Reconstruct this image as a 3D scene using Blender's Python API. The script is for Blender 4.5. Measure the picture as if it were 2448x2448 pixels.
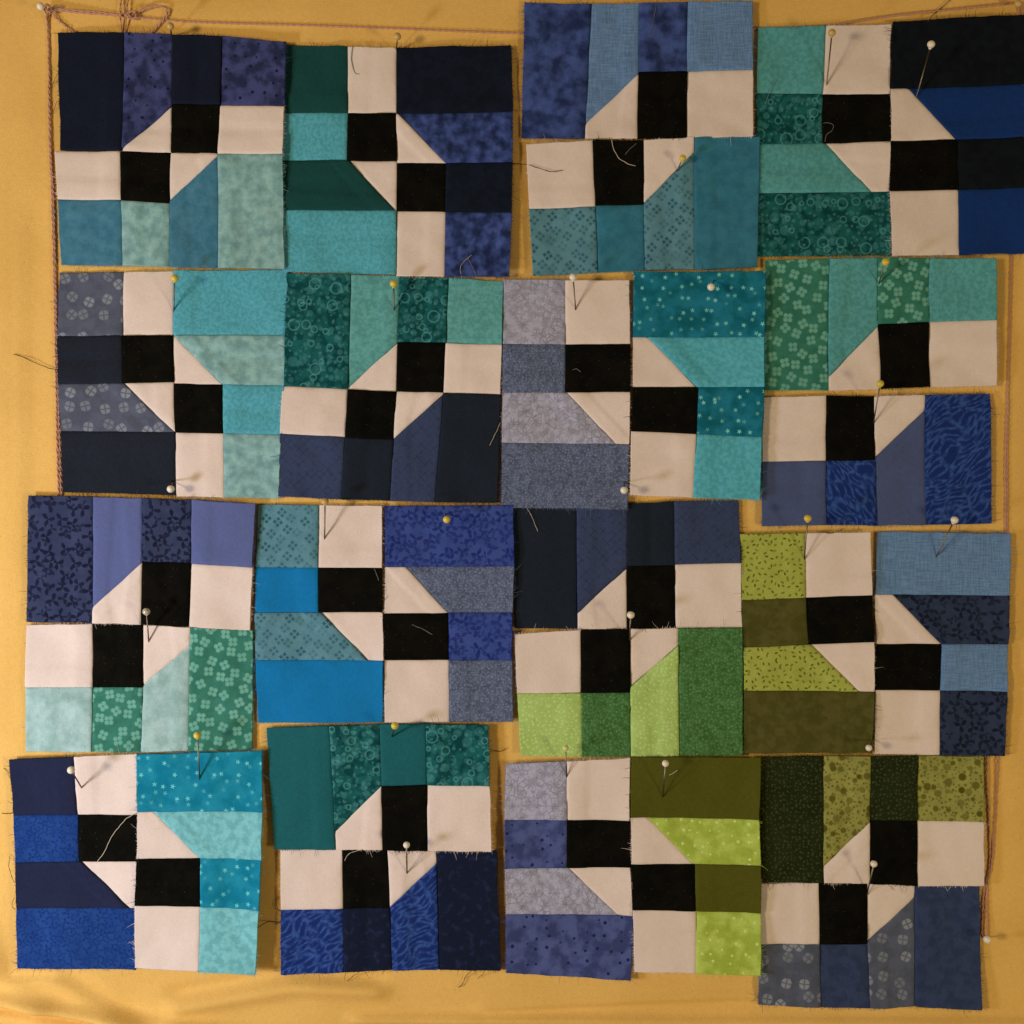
import bpy, bmesh, math, random
from mathutils import Vector, noise
from math import radians, sin, cos, pi, hypot

scene = bpy.context.scene
COL = scene.collection
for o in list(bpy.data.objects):
    bpy.data.objects.remove(o, do_unlink=True)

# ------------------------------------------------------------------ scale
S = 0.00014            # metres on the wall for one photo pixel (seam allowance 6.3 mm = 45 px)
Z0 = 1.20              # height of the picture centre on the wall
MM = 0.001
def W(px, py, h=0.0):
    """wall coordinates (photo-pixel units across / down, metres off the wall) -> world"""
    return Vector(((px - 1224) * S, -h, Z0 + (1224 - py) * S))

# ------------------------------------------------------------------ camera
cam_d = bpy.data.cameras.new('camera')
cam = bpy.data.objects.new('camera', cam_d); COL.objects.link(cam)
FOV = radians(46)
cam_d.sensor_width = 36; cam_d.sensor_fit = 'HORIZONTAL'
cam_d.lens = 18 / math.tan(FOV / 2)
cam_d.clip_start = 0.01; cam_d.clip_end = 20
DIST = (1224 * S) / math.tan(FOV / 2)
cam.location = (0, -(DIST + 0.0014), Z0)
cam.rotation_euler = (radians(90), 0, 0)
scene.camera = cam

# ------------------------------------------------------------------ light: a desk lamp close by on the left, two warm room lamps, dim warm room
w = bpy.data.worlds.new('World'); scene.world = w; w.use_nodes = True
bg = w.node_tree.nodes['Background']
bg.inputs['Color'].default_value = (1.0, 0.62, 0.36, 1)
bg.inputs['Strength'].default_value = 0.11

def lamp(loc, target, size, power, col):
    d = bpy.data.lights.new('room_lamp', 'AREA'); d.shape = 'DISK'; d.size = size
    d.energy = power; d.color = col
    o = bpy.data.objects.new('room_lamp', d); COL.objects.link(o)
    o.location = loc
    o.rotation_euler = (Vector(target) - Vector(loc)).to_track_quat('-Z', 'Y').to_euler()
    return o
lamp((-0.34, -0.20, Z0 - 0.13), (0.0, 0, Z0), 0.06, 0.62, (1.0, 0.955, 1.0))
lamp((-0.65, -0.68, Z0 - 0.02), (0.0, 0, Z0), 0.14, 3.5, (1.0, 0.74, 0.40))
lamp((0.62, -0.55, Z0 - 0.22), (0.0, 0, Z0), 0.13, 1.6, (1.0, 0.78, 0.40))

vs = scene.view_settings
scene.display_settings.display_device = 'sRGB'
vs.view_transform = 'Standard'; vs.look = 'None'; vs.exposure = 0; vs.gamma = 1
vs.use_curve_mapping = False
scene.cycles.max_bounces = 4
scene.cycles.use_denoising = True

# ------------------------------------------------------------------ node helper
class G:
    """tiny expression helper over a material's node tree"""
    def __init__(s, name):
        s.m = bpy.data.materials.new(name); s.m.use_nodes = True
        s.t = s.m.node_tree; s.n = s.t.nodes; s.l = s.t.links
        s.n.clear()
        s.out = s.n.new('ShaderNodeOutputMaterial')
        s.b = s.n.new('ShaderNodeBsdfPrincipled')
        s.l.new(s.b.outputs[0], s.out.inputs[0])
        s.b.inputs['Roughness'].default_value = 0.92
        s.b.inputs['Specular IOR Level'].default_value = 0.06
        s._uv = None
    def put(s, sock, v):
        if isinstance(v, bpy.types.NodeSocket): s.l.new(v, sock)
        elif isinstance(v, (tuple, list)):
            sock.default_value = tuple(v) + ((1,) if len(sock.default_value) == 4 and len(v) == 3 else ())
        else: sock.default_value = v
    def uv(s):
        if s._uv is None:
            n = s.n.new('ShaderNodeUVMap'); n.uv_map = 'UVMap'; s._uv = n.outputs[0]
        return s._uv
    def M(s, op, a, b=0.0, c=0.0):
        n = s.n.new('ShaderNodeMath'); n.operation = op
        for i, v in enumerate((a, b, c)): s.put(n.inputs[i], v)
        return n.outputs[0]
    def V(s, op, a, b=(0, 0, 0)):
        n = s.n.new('ShaderNodeVectorMath'); n.operation = op
        s.put(n.inputs[0], a)
        if op == 'SCALE': s.put(n.inputs['Scale'], b)
        else: s.put(n.inputs[1], b)
        return n.outputs['Value'] if op in ('LENGTH', 'DOT_PRODUCT', 'DISTANCE') else n.outputs[0]
    def sep(s, v):
        n = s.n.new('ShaderNodeSeparateXYZ'); s.put(n.inputs[0], v); return n.outputs[0], n.outputs[1], n.outputs[2]
    def sepc(s, v):
        n = s.n.new('ShaderNodeSeparateColor'); s.put(n.inputs[0], v); return n.outputs[0], n.outputs[1], n.outputs[2]
    def comb(s, x, y, z=0.0):
        n = s.n.new('ShaderNodeCombineXYZ')
        for i, v in enumerate((x, y, z)): s.put(n.inputs[i], v)
        return n.outputs[0]
    def mix(s, f, a, b):
        n = s.n.new('ShaderNodeMix'); n.data_type = 'RGBA'; n.clamp_factor = True
        s.put(n.inputs[0], f); s.put(n.inputs[6], a); s.put(n.inputs[7], b)
        return n.outputs[2]
    def step(s, x, lo, hi):
        n = s.n.new('ShaderNodeMapRange'); n.interpolation_type = 'SMOOTHSTEP'
        s.put(n.inputs[0], x); s.put(n.inputs[1], lo); s.put(n.inputs[2], hi)
        n.inputs[3].default_value = 0; n.inputs[4].default_value = 1
        return n.outputs[0]
    def noise(s, scale, detail=2.0, vec=None, rough=0.5, off=0.0):
        n = s.n.new('ShaderNodeTexNoise'); n.noise_dimensions = '3D'
        v = s.uv() if vec is None else vec
        if off: v = s.V('ADD', v, (off, off * 1.7, off))
        s.put(n.inputs['Vector'], v)
        n.inputs['Scale'].default_value = scale; n.inputs['Detail'].default_value = detail
        n.inputs['Roughness'].default_value = rough
        return n.outputs[0]
    def rot(s, vec, ang):
        x, y, z = s.sep(vec)
        c = s.M('COSINE', ang); d = s.M('SINE', ang)
        return s.comb(s.M('SUBTRACT', s.M('MULTIPLY', x, c), s.M('MULTIPLY', y, d)),
                      s.M('ADD', s.M('MULTIPLY', x, d), s.M('MULTIPLY', y, c)))
    def cells(s, pitch, rand=0.6, off=0.0, vec=None, ang=0.0):
        """voronoi cells with the given pitch in mm -> (local vector in mm, random colour, F1 in mm)"""
        v = s.uv() if vec is None else vec
        if ang: v = s.rot(v, ang)
        v = s.V('SCALE', s.V('ADD', v, (off, off * 0.6, 0)), 1.0 / pitch)
        n = s.n.new('ShaderNodeTexVoronoi'); n.voronoi_dimensions = '2D'; n.feature = 'F1'
        s.put(n.inputs['Vector'], v); n.inputs['Scale'].default_value = 1; n.inputs['Randomness'].default_value = rand
        loc = s.V('SCALE', s.V('SUBTRACT', v, n.outputs['Position']), pitch)
        return loc, n.outputs['Color'], s.M('MULTIPLY', n.outputs['Distance'], pitch)
    def edge(s, pitch, rand=1.0, vec=None):
        v = s.V('SCALE', s.uv() if vec is None else vec, 1.0 / pitch)
        n = s.n.new('ShaderNodeTexVoronoi'); n.voronoi_dimensions = '2D'; n.feature = 'DISTANCE_TO_EDGE'
        s.put(n.inputs['Vector'], v); n.inputs['Scale'].default_value = 1; n.inputs['Randomness'].default_value = rand
        return s.M('MULTIPLY', n.outputs['Distance'], pitch)
    def cloth(s, col, grain=0.16, weave=True, rough_bump=0.5):
        """woven cotton: fine yarn grain in colour and relief, then finish"""
        n1 = s.noise(1.9, 3.0, rough=0.75)         # ~0.5 mm
        n2 = s.noise(0.55, 2.0, off=31.0)          # ~2 mm
        x, y, z = s.sep(s.uv())
        grain = grain * 1.4
        f = s.M('ADD', s.M('MULTIPLY', s.M('SUBTRACT', n1, 0.5), grain * 3.0),
                s.M('MULTIPLY', s.M('SUBTRACT', n2, 0.5), grain * 0.9))
        if weave:
            hx = s.noise(1.0, 1.0, vec=s.comb(s.M('MULTIPLY', x, 0.5), s.M('MULTIPLY', y, 4.0)))
            hy = s.noise(1.0, 1.0, vec=s.comb(s.M('MULTIPLY', x, 4.0), s.M('MULTIPLY', y, 0.5)), off=11.0)
            f = s.M('ADD', f, s.M('MULTIPLY', s.M('SUBTRACT', s.M('ADD', hx, hy), 1.0), grain * 0.8))
        k = s.M('ADD', 1.0, f)
        cn = s.V('SCALE', col, k) if not isinstance(col, tuple) else s.V('SCALE', tuple(col), k)
        s.put(s.b.inputs['Base Color'], cn)
        bp = s.n.new('ShaderNodeBump'); bp.inputs['Strength'].default_value = rough_bump
        bp.inputs['Distance'].default_value = 0.00012
        s.put(bp.inputs['Height'], s.M('ADD', n1, s.M('MULTIPLY', n2, 0.8)))
        s.l.new(bp.outputs[0], s.b.inputs['Normal'])
        return s.m

MAT = {}
# ---- plain and mottled cloth
def solid(name, c, grain=0.16):
    g = G(name); MAT[name] = g.cloth(tuple(c), grain); return MAT[name]
def mottle(name, c1, c2, pitch=3.0, grain=0.14, lo=0.38, hi=0.62, detail=2.5):
    g = G(name)
    f = g.step(g.noise(1.0 / pitch, detail, off=7.3), lo, hi)
    MAT[name] = g.cloth(g.mix(f, c1, c2), grain)
def dotted(name, c1, c2, cd, pitch, rad, blot=4.0, rand=0.9, grain=0.14, keep=0.75):
    g = G(name)
    base = g.mix(g.step(g.noise(1.0 / blot, 2.5, off=3.1), 0.36, 0.64), c1, c2)
    loc, rc, d = g.cells(pitch, rand)
    r, gg, bb = g.sepc(rc)
    rr = g.M('MULTIPLY', g.M('ADD', 0.55, g.M('MULTIPLY', r, 0.6)), rad)
    m = g.M('SUBTRACT', 1.0, g.step(d, g.M('MULTIPLY', rr, 0.7), g.M('MULTIPLY', rr, 1.2)))
    m = g.M('MULTIPLY', m, g.M('LESS_THAN', gg, keep))
    MAT[name] = g.cloth(g.mix(m, base, cd), grain)
def motif(name, base1, base2, cm, pitch, kind, size, rand=0.5, vary=0.5, grain=0.13, spin=1.0, ang=0.0, blot=4.0, strength=1.0, layer2=None):
    """scattered printed motifs: petal4, diamond4, wheel, star, leaf, seed"""
    g = G(name)
    base = g.mix(g.step(g.noise(1.0 / blot, 2.5, off=5.7), 0.35, 0.65), base1, base2)
    def one(pitch, size, off):
        loc, rc, d = g.cells(pitch, rand, off=off, ang=ang)
        r, gg, bb = g.sepc(rc)
        a = g.M('MULTIPLY', g.M('SUBTRACT', r, 0.5), 2 * pi * spin)
        p = g.rot(loc, g.M('SUBTRACT', a, ang))
        x, y, z = g.sep(p)
        ax = g.M('ABSOLUTE', x); ay = g.M('ABSOLUTE', y)
        rad = g.V('LENGTH', p)
        th = g.M('ARCTAN2', y, x)
        soft = size * 0.13
        if kind == 'petal4':
            mx = g.M('MAXIMUM', ax, ay); mn = g.M('MINIMUM', ax, ay)
            e = g.M('SUBTRACT', g.V('LENGTH', g.comb(g.M('SUBTRACT', mx, size * 0.56), mn)), size * 0.40)
        elif kind == 'diamond4':
            mx = g.M('MAXIMUM', ax, ay); mn = g.M('MINIMUM', ax, ay)
            e = g.M('SUBTRACT', g.M('ADD', g.M('ABSOLUTE', g.M('SUBTRACT', mx, size * 0.60)), mn), size * 0.42)
        elif kind == 'wheel':
            e1 = g.M('SUBTRACT', rad, g.M('MULTIPLY', size, g.M('ADD', 0.95, g.M('MULTIPLY', -0.05, g.M('COSINE', g.M('MULTIPLY', th, 4.0))))))
            e2 = g.M('SUBTRACT', size * 0.10, g.M('MINIMUM', ax, ay))
            e = g.M('MAXIMUM', e1, e2)
        elif kind == 'star':
            R = g.M('MULTIPLY', size, g.M('ADD', 0.36, g.M('MULTIPLY', 0.64, g.M('POWER', g.M('ABSOLUTE', g.M('COSINE', g.M('MULTIPLY', th, 2.5))), 2.5))))
            e = g.M('SUBTRACT', rad, R)
        elif kind == 'leaf':
            wob = g.M('MULTIPLY', g.M('SUBTRACT', g.noise(0.9, 2.0, off=19.0), 0.5), size * 0.9)
            R = g.M('MULTIPLY', size, g.M('ADD', 0.45, g.M('MULTIPLY', 0.55, g.M('COSINE', g.M('MULTIPLY', th, 3.0)))))
            e = g.M('ADD', g.M('SUBTRACT', rad, R), wob)
        elif kind == 'disc':
            e = g.M('SUBTRACT', rad, g.M('MULTIPLY', size, g.M('ADD', 0.5, g.M('MULTIPLY', 0.5, bb)))); soft = size * 0.22
        elif kind == 'seed':
            e = g.M('SUBTRACT', g.V('LENGTH', g.comb(g.M('MULTIPLY', x, 0.52), y)), size)
            soft = size * 0.3
        m = g.M('SUBTRACT', 1.0, g.step(e, -soft, soft))
        m = g.M('MULTIPLY', m, g.M('MULTIPLY', strength, g.M('SUBTRACT', 1.0, g.M('MULTIPLY', vary, gg))))
        return m
    m = one(pitch, size, 0.0)
    if layer2: m = g.M('MAXIMUM', m, g.M('MULTIPLY', 0.8, one(layer2[0], layer2[1], 13.7)))
    MAT[name] = g.cloth(g.mix(m, base, cm), grain)
def bubbles(name, dark, mid, light):
    g = G(name)
    col = g.mix(g.step(g.noise(0.3, 2.0, off=2.2), 0.35, 0.65), dark, mid)
    for pitch, rmax, off, c, op, soft in ((4.6, 2.1, 3.0, dark, 0.85, .18), (3.4, 1.5, 9.0, mid, 0.8, .2), (2.7, 1.1, 17.0, light, 0.26, .2),
                                          (3.9, 1.7, 27.0, light, 0.22, .15), (2.0, .62, 41.0, light, 0.34, .2)):
        loc, rc, d = g.cells(pitch, 0.95, off=off); r, gg, bb = g.sepc(rc)
        R = g.M('MULTIPLY', rmax, g.M('ADD', 0.3, g.M('MULTIPLY', r, 0.7)))
        m = g.M('SUBTRACT', 1.0, g.step(d, g.M('SUBTRACT', R, soft), g.M('ADD', R, soft)))
        m = g.M('MULTIPLY', m, g.M('MULTIPLY', op, g.step(gg, 0.25, 0.6)))
        col = g.mix(m, col, c)
    for pitch, rmax, off in ((7.0, 2.0, 51.0), (5.0, 1.1, 63.0)):
        loc, rc, d = g.cells(pitch, 0.95, off=off); r, gg, bb = g.sepc(rc)
        R = g.M('MULTIPLY', rmax, g.M('ADD', 0.55, g.M('MULTIPLY', r, 0.45)))
        m = g.M('SUBTRACT', 1.0, g.step(g.M('ABSOLUTE', g.M('SUBTRACT', d, R)), 0.10, 0.34))
        col = g.mix(g.M('MULTIPLY', m, g.M('MULTIPLY', 0.5, g.M('GREATER_THAN', gg, 0.58))), col, light)
    MAT[name] = g.cloth(col, 0.14)
def veins(name, dark, light, pitch=1.8):
    g = G(name)
    wv = g.V('SCALE', g.V('SUBTRACT', g.comb(g.noise(0.09, 1.0, off=4.0), g.noise(0.09, 1.0, off=14.0)), (0.5, 0.5, 0)), 9.0)
    v = g.V('ADD', g.uv(), wv)
    x, y, z = g.sep(g.rot(v, 0.95))
    v2 = g.comb(g.M('MULTIPLY', x, 0.34), y)
    e = g.edge(pitch, 1.0, v2)
    m = g.M('SUBTRACT', 1.0, g.step(e, 0.0, 0.55))
    m = g.M('MULTIPLY', m, g.M('MULTIPLY', 1.5, g.step(g.noise(0.7, 2.0, off=9.0), 0.2, 0.8)))
    MAT[name] = g.cloth(g.mix(m, dark, light), 0.14)
def crackle(name, base, light, line):
    g = G(name)
    b = g.mix(g.step(g.noise(0.55, 3.0, off=8.0), 0.35, 0.6), base, light)
    loc, rc, d = g.cells(5.2, 0.22, ang=0.75)
    r, gg, bb = g.sepc(rc)
    x, y, z = g.sep(loc)
    th = g.M('ARCTAN2', y, x)
    R = g.M('ADD', 0.5, g.M('MULTIPLY', 1.5, g.M('POWER', g.M('ABSOLUTE', g.M('COSINE', g.M('MULTIPLY', th, 4.0))), 5.0)))
    star = g.M('SUBTRACT', 1.0, g.step(g.M('SUBTRACT', d, R), -0.25, 0.3))
    e = g.edge(2.3, 1.0)
    ln = g.M('SUBTRACT', 1.0, g.step(e, 0.06, 0.26))
    m = g.M('MAXIMUM', g.M('MULTIPLY', star, g.step(g.noise(0.45, 2.0, off=23.0), 0.12, 0.85)), g.M('MULTIPLY', g.M('MULTIPLY', ln, 0.75), g.step(g.noise(0.25, 2.0, off=2.0), 0.40, 0.62)))
    MAT[name] = g.cloth(g.mix(g.M('MULTIPLY', m, 0.8), b, line), 0.15)
def speckle(name, base, light, dark, pitch=0.9):
    g = G(name)
    b = g.mix(g.step(g.noise(0.35, 3.0), 0.35, 0.65), base, dark)
    loc, rc, d = g.cells(pitch, 1.0); r, gg, bb = g.sepc(rc)
    m = g.M('MULTIPLY', g.M('SUBTRACT', 1.0, g.step(d, pitch * 0.15, pitch * 0.55)), r)
    n = g.step(g.noise(1.3, 3.0, off=6.0, rough=0.75), 0.48, 0.66)
    MAT[name] = g.cloth(g.mix(g.M('MAXIMUM', g.M('MULTIPLY', m, 0.8), g.M('MULTIPLY', n, 0.55)), b, light), 0.2)
def linen(name, c1, c2):
    g = G(name); x, y, z = g.sep(g.uv())
    hx = g.noise(1.0, 2.0, vec=g.comb(g.M('MULTIPLY', x, 0.16), g.M('MULTIPLY', y, 2.2)))
    hy = g.noise(1.0, 2.0, vec=g.comb(g.M('MULTIPLY', x, 2.2), g.M('MULTIPLY', y, 0.16)), off=5.0)
    f = g.step(g.M('MULTIPLY', g.M('ADD', hx, hy), 0.5), 0.36, 0.64)
    MAT[name] = g.cloth(g.mix(f, c1, c2), 0.2)
def hatch(name, c1, c2):
    g = G(name); v = g.rot(g.uv(), 0.8); x, y, z = g.sep(v)
    l1 = g.M('ABSOLUTE', g.M('SINE', g.M('MULTIPLY', x, 1.6))); l2 = g.M('ABSOLUTE', g.M('SINE', g.M('MULTIPLY', y, 1.6)))
    m = g.M('SUBTRACT', 1.0, g.step(g.M('MINIMUM', l1, l2), 0.05, 0.35))
    m = g.M('MULTIPLY', m, g.step(g.noise(0.35, 3.0), 0.42, 0.6))
    MAT[name] = g.cloth(g.mix(g.M('MULTIPLY', m, 0.7), c1, c2), 0.2)

white = (0.785, 0.728, 0.765)
solid('white_cotton', white, 0.075)
dotted('black_cotton', (0.0045, 0.0050, 0.0046), (0.0068, 0.0070, 0.0062), (0.034, 0.034, 0.032), 2.6, 0.17, 5.0, grain=0.34, keep=0.35)
MAT['black_cotton'].node_tree.nodes['Principled BSDF'].inputs['Specular IOR Level'].default_value = 0.02
solid('ink_navy', (0.0095, 0.0146, 0.0375), 0.25)
dotted('plum_mottle', (0.0231, 0.0329, 0.1110), (0.0589, 0.0786, 0.2715), (0.0112, 0.0143, 0.0601), 4.2, 0.5, 4.0)
mottle('steel_teal', (0.0466, 0.1960, 0.3644), (0.0773, 0.2601, 0.4582), 3.0, lo=.25, hi=.75)
mottle('pale_aqua', (0.1622, 0.3631, 0.4431), (0.3096, 0.5988, 0.6951), 3.6, lo=.27, hi=.75)
solid('deep_green', (0.0106, 0.0700, 0.0799), 0.2)
mottle('aqua', (0.0774, 0.3855, 0.5859), (0.1058, 0.4784, 0.6938), 1.2)
mottle('midnight', (0.0062, 0.0108, 0.0245), (0.0082, 0.0140, 0.0336), 3)
mottle('blue_batik', (0.0143, 0.0270, 0.1106), (0.0706, 0.1264, 0.4917), 3.4, lo=0.3, hi=0.8, detail=4.0)
mottle('indigo_batik', (0.0175, 0.0325, 0.1326), (0.0655, 0.1206, 0.4518), 4.6, lo=0.3, hi=0.72, detail=3.5)
linen('denim_blue', (0.1070, 0.2267, 0.5038), (0.1627, 0.3215, 0.6978))
motif('teal_diamond_print', (0.0987, 0.2734, 0.4100), (0.1200, 0.3156, 0.4722), (0.0310, 0.1256, 0.2209), 4.1, 'diamond4', 1.75, 0.30, 0.75, spin=0.06, ang=0.45)
mottle('petrol', (0.0317, 0.1795, 0.3363), (0.0459, 0.2345, 0.4164), 4, lo=.25, hi=.75)
mottle('sea_green', (0.0815, 0.3485, 0.4366), (0.1113, 0.4250, 0.5234), 1.4)
bubbles('bubble_print', (0.0032, 0.0625, 0.0804), (0.0127, 0.1317, 0.1571), (0.0955, 0.3932, 0.4924))
mottle('coal', (0.0053, 0.0086, 0.0142), (0.0071, 0.0113, 0.0187), 3)
solid('marine_blue', (0.0094, 0.0414, 0.2196), 0.2)
motif('wheel_print', (0.0824, 0.1068, 0.1835), (0.1041, 0.1314, 0.2291), (0.2776, 0.3388, 0.4730), 6.3, 'wheel', 1.8, 0.55, 0.6, spin=0.25)
solid('slate_ink', (0.0168, 0.0240, 0.0441), 0.25)
mottle('seafoam', (0.0951, 0.3527, 0.4168), (0.1310, 0.4441, 0.5189), 1.3)
hatch('slate_hatch', (0.0430, 0.0672, 0.1753), (0.0224, 0.0340, 0.0967))
solid('dark_slate', (0.0141, 0.0225, 0.0432), 0.25)
crackle('grey_crackle', (0.3351, 0.3694, 0.5679), (0.4462, 0.4989, 0.7806), (0.1815, 0.1930, 0.2975))
speckle('denim_speckle', (0.1057, 0.1514, 0.2911), (0.2193, 0.2942, 0.5465), (0.0704, 0.0998, 0.2028))
motif('teal_star_print', (0.0053, 0.1392, 0.2351), (0.0161, 0.2242, 0.4088), (0.2438, 0.8010, 0.8600), 4.0, 'star', 0.76, 0.85, 0.8, blot=6)
mottle('lagoon', (0.0809, 0.4293, 0.6447), (0.1092, 0.5290, 0.7765), 1.5)
motif('green_flower_print', (0.0347, 0.1932, 0.1633), (0.0460, 0.2341, 0.2052), (0.1632, 0.4712, 0.4459), 4.6, 'petal4', 1.85, 0.34, 0.15, spin=0.3, ang=0.45)
solid('dusk_purple', (0.0769, 0.1153, 0.3083), 0.16)
veins('vein_print', (0.0108, 0.0321, 0.2104), (0.0389, 0.1030, 0.4378))
motif('navy_leaf_print', (0.0342, 0.0514, 0.1407), (0.0423, 0.0626, 0.1648), (0.0097, 0.0134, 0.0476), 4.4, 'leaf', 2.5, 0.8, 0.2, layer2=(5.1, 1.6))
solid('periwinkle', (0.1069, 0.1507, 0.4210), 0.13)
mottle('ice_aqua', (0.2594, 0.4709, 0.5300), (0.4245, 0.6892, 0.7946), 5.0, lo=.25, hi=.75)
solid('cerulean', (0.0087, 0.2121, 0.6145), 0.15)
motif('royal_leaf_print', (0.0364, 0.0727, 0.3508), (0.0476, 0.0910, 0.3974), (0.0152, 0.0298, 0.2188), 4.2, 'leaf', 2.4, 0.8, 0.4, layer2=(3.9, 1.5))
dotted('lime_pin_dot', (0.4029, 0.6403, 0.2082), (0.4467, 0.6945, 0.2477), (0.5282, 0.8008, 0.3685), 1.5, 0.42, 6, rand=0.85, keep=1.1)
speckle('fern_print', (0.0611, 0.1865, 0.0652), (0.1369, 0.3501, 0.1674), (0.0422, 0.1373, 0.0399), 1.05)
motif('seed_print', (0.3699, 0.4593, 0.1042), (0.4074, 0.5069, 0.1205), (0.1098, 0.1281, 0.0079), 2.0, 'seed', 0.31, 0.75, 0.4)
mottle('olive', (0.0742, 0.0793, 0.0197), (0.0974, 0.1032, 0.0316), 3)
motif('night_leaf_print', (0.0254, 0.0431, 0.1107), (0.0328, 0.0542, 0.1365), (0.0088, 0.0148, 0.0400), 4.4, 'leaf', 2.4, 0.8, 0.3, layer2=(5.1, 1.4))
solid('deep_navy', (0.0176, 0.0253, 0.0752), 0.2)
motif('royal_swirl', (0.0134, 0.0559, 0.2869), (0.0173, 0.0691, 0.3203), (0.0079, 0.0354, 0.2173), 2.2, 'leaf', 1.5, 0.9, 0.5)
mottle('turquoise_light', (0.1482, 0.4803, 0.6288), (0.2107, 0.6201, 0.7862), 2.5)
motif('turquoise_star_print', (0.0049, 0.2121, 0.3979), (0.0146, 0.2851, 0.5018), (0.1559, 0.6945, 0.8600), 4.0, 'star', 0.82, 0.85, 0.8, blot=6)
solid('dark_teal', (0.0144, 0.1320, 0.1811), 0.18)
mottle('navy_floral', (0.0090, 0.0146, 0.0447), (0.0167, 0.0290, 0.0963), 2.5, lo=0.5, hi=0.75)
dotted('blue_dot_mottle', (0.0446, 0.0671, 0.2378), (0.0873, 0.1266, 0.4019), (0.0156, 0.0254, 0.1392), 4.0, 0.58, 4.5)
solid('moss', (0.0897, 0.1001, 0.0148), 0.18)
dotted('bright_lime', (0.3610, 0.5335, 0.0860), (0.4912, 0.6956, 0.1613), (0.6289, 0.8600, 0.3367), 3.6, 0.5, 4.5)
dotted('forest_pin_dot', (0.0154, 0.0240, 0.0079), (0.0206, 0.0315, 0.0109), (0.0469, 0.0711, 0.0335), 1.35, 0.36, 6, rand=0.8, keep=1.1)
motif('olive_speckle_print', (0.2772, 0.3122, 0.0962), (0.3320, 0.3645, 0.1124), (0.0897, 0.0917, 0.0086), 4.0, 'disc', 1.35, 0.95, 0.5, layer2=(1.5, 0.5))
mottle('slate_blue', (0.0311, 0.0517, 0.1471), (0.0411, 0.0666, 0.1837), 3)

def plain(name, col, rough=0.6, metal=0.0, spec=0.3, sub=0.0):
    m = bpy.data.materials.new(name); m.use_nodes = True
    nt = m.node_tree; b = nt.nodes['Principled BSDF']
    n = nt.nodes.new('ShaderNodeTexNoise'); n.inputs['Scale'].default_value = 900
    mx = nt.nodes.new('ShaderNodeMix'); mx.data_type = 'RGBA'
    mx.inputs[6].default_value = tuple(c * 0.85 for c in col) + (1,)
    mx.inputs[7].default_value = tuple(min(1, c * 1.12) for c in col) + (1,)
    nt.links.new(n.outputs[0], mx.inputs[0]); nt.links.new(mx.outputs[2], b.inputs['Base Color'])
    b.inputs['Roughness'].default_value = rough; b.inputs['Metallic'].default_value = metal
    b.inputs['Specular IOR Level'].default_value = spec
    MAT[name] = m
plain('pin_white', (0.86, 0.86, 0.82), 0.25, spec=0.5)
plain('pin_yellow', (0.72, 0.62, 0.10), 0.25, spec=0.5)
plain('pin_cream', (0.60, 0.44, 0.17), 0.25, spec=0.5)
plain('pin_green', (0.66, 0.74, 0.32), 0.25, spec=0.5)
plain('pin_pearl', (0.52, 0.53, 0.46), 0.15, spec=0.8)
plain('pin_steel', (0.16, 0.14, 0.12), 0.35, metal=1.0)
plain('string_brown', (0.56, 0.335, 0.27), 0.9, spec=0.1)
plain('thread_dark', (0.060, 0.046, 0.030), 0.9, spec=0.1)
plain('thread_black', (0.012, 0.012, 0.016), 0.9, spec=0.1)
plain('thread_pale', (0.55, 0.52, 0.46), 0.9, spec=0.1)
plain('thread_grey', (0.20, 0.21, 0.22), 0.9, spec=0.1)
plain('thread_teal', (0.16, 0.32, 0.32), 0.9, spec=0.1)

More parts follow.
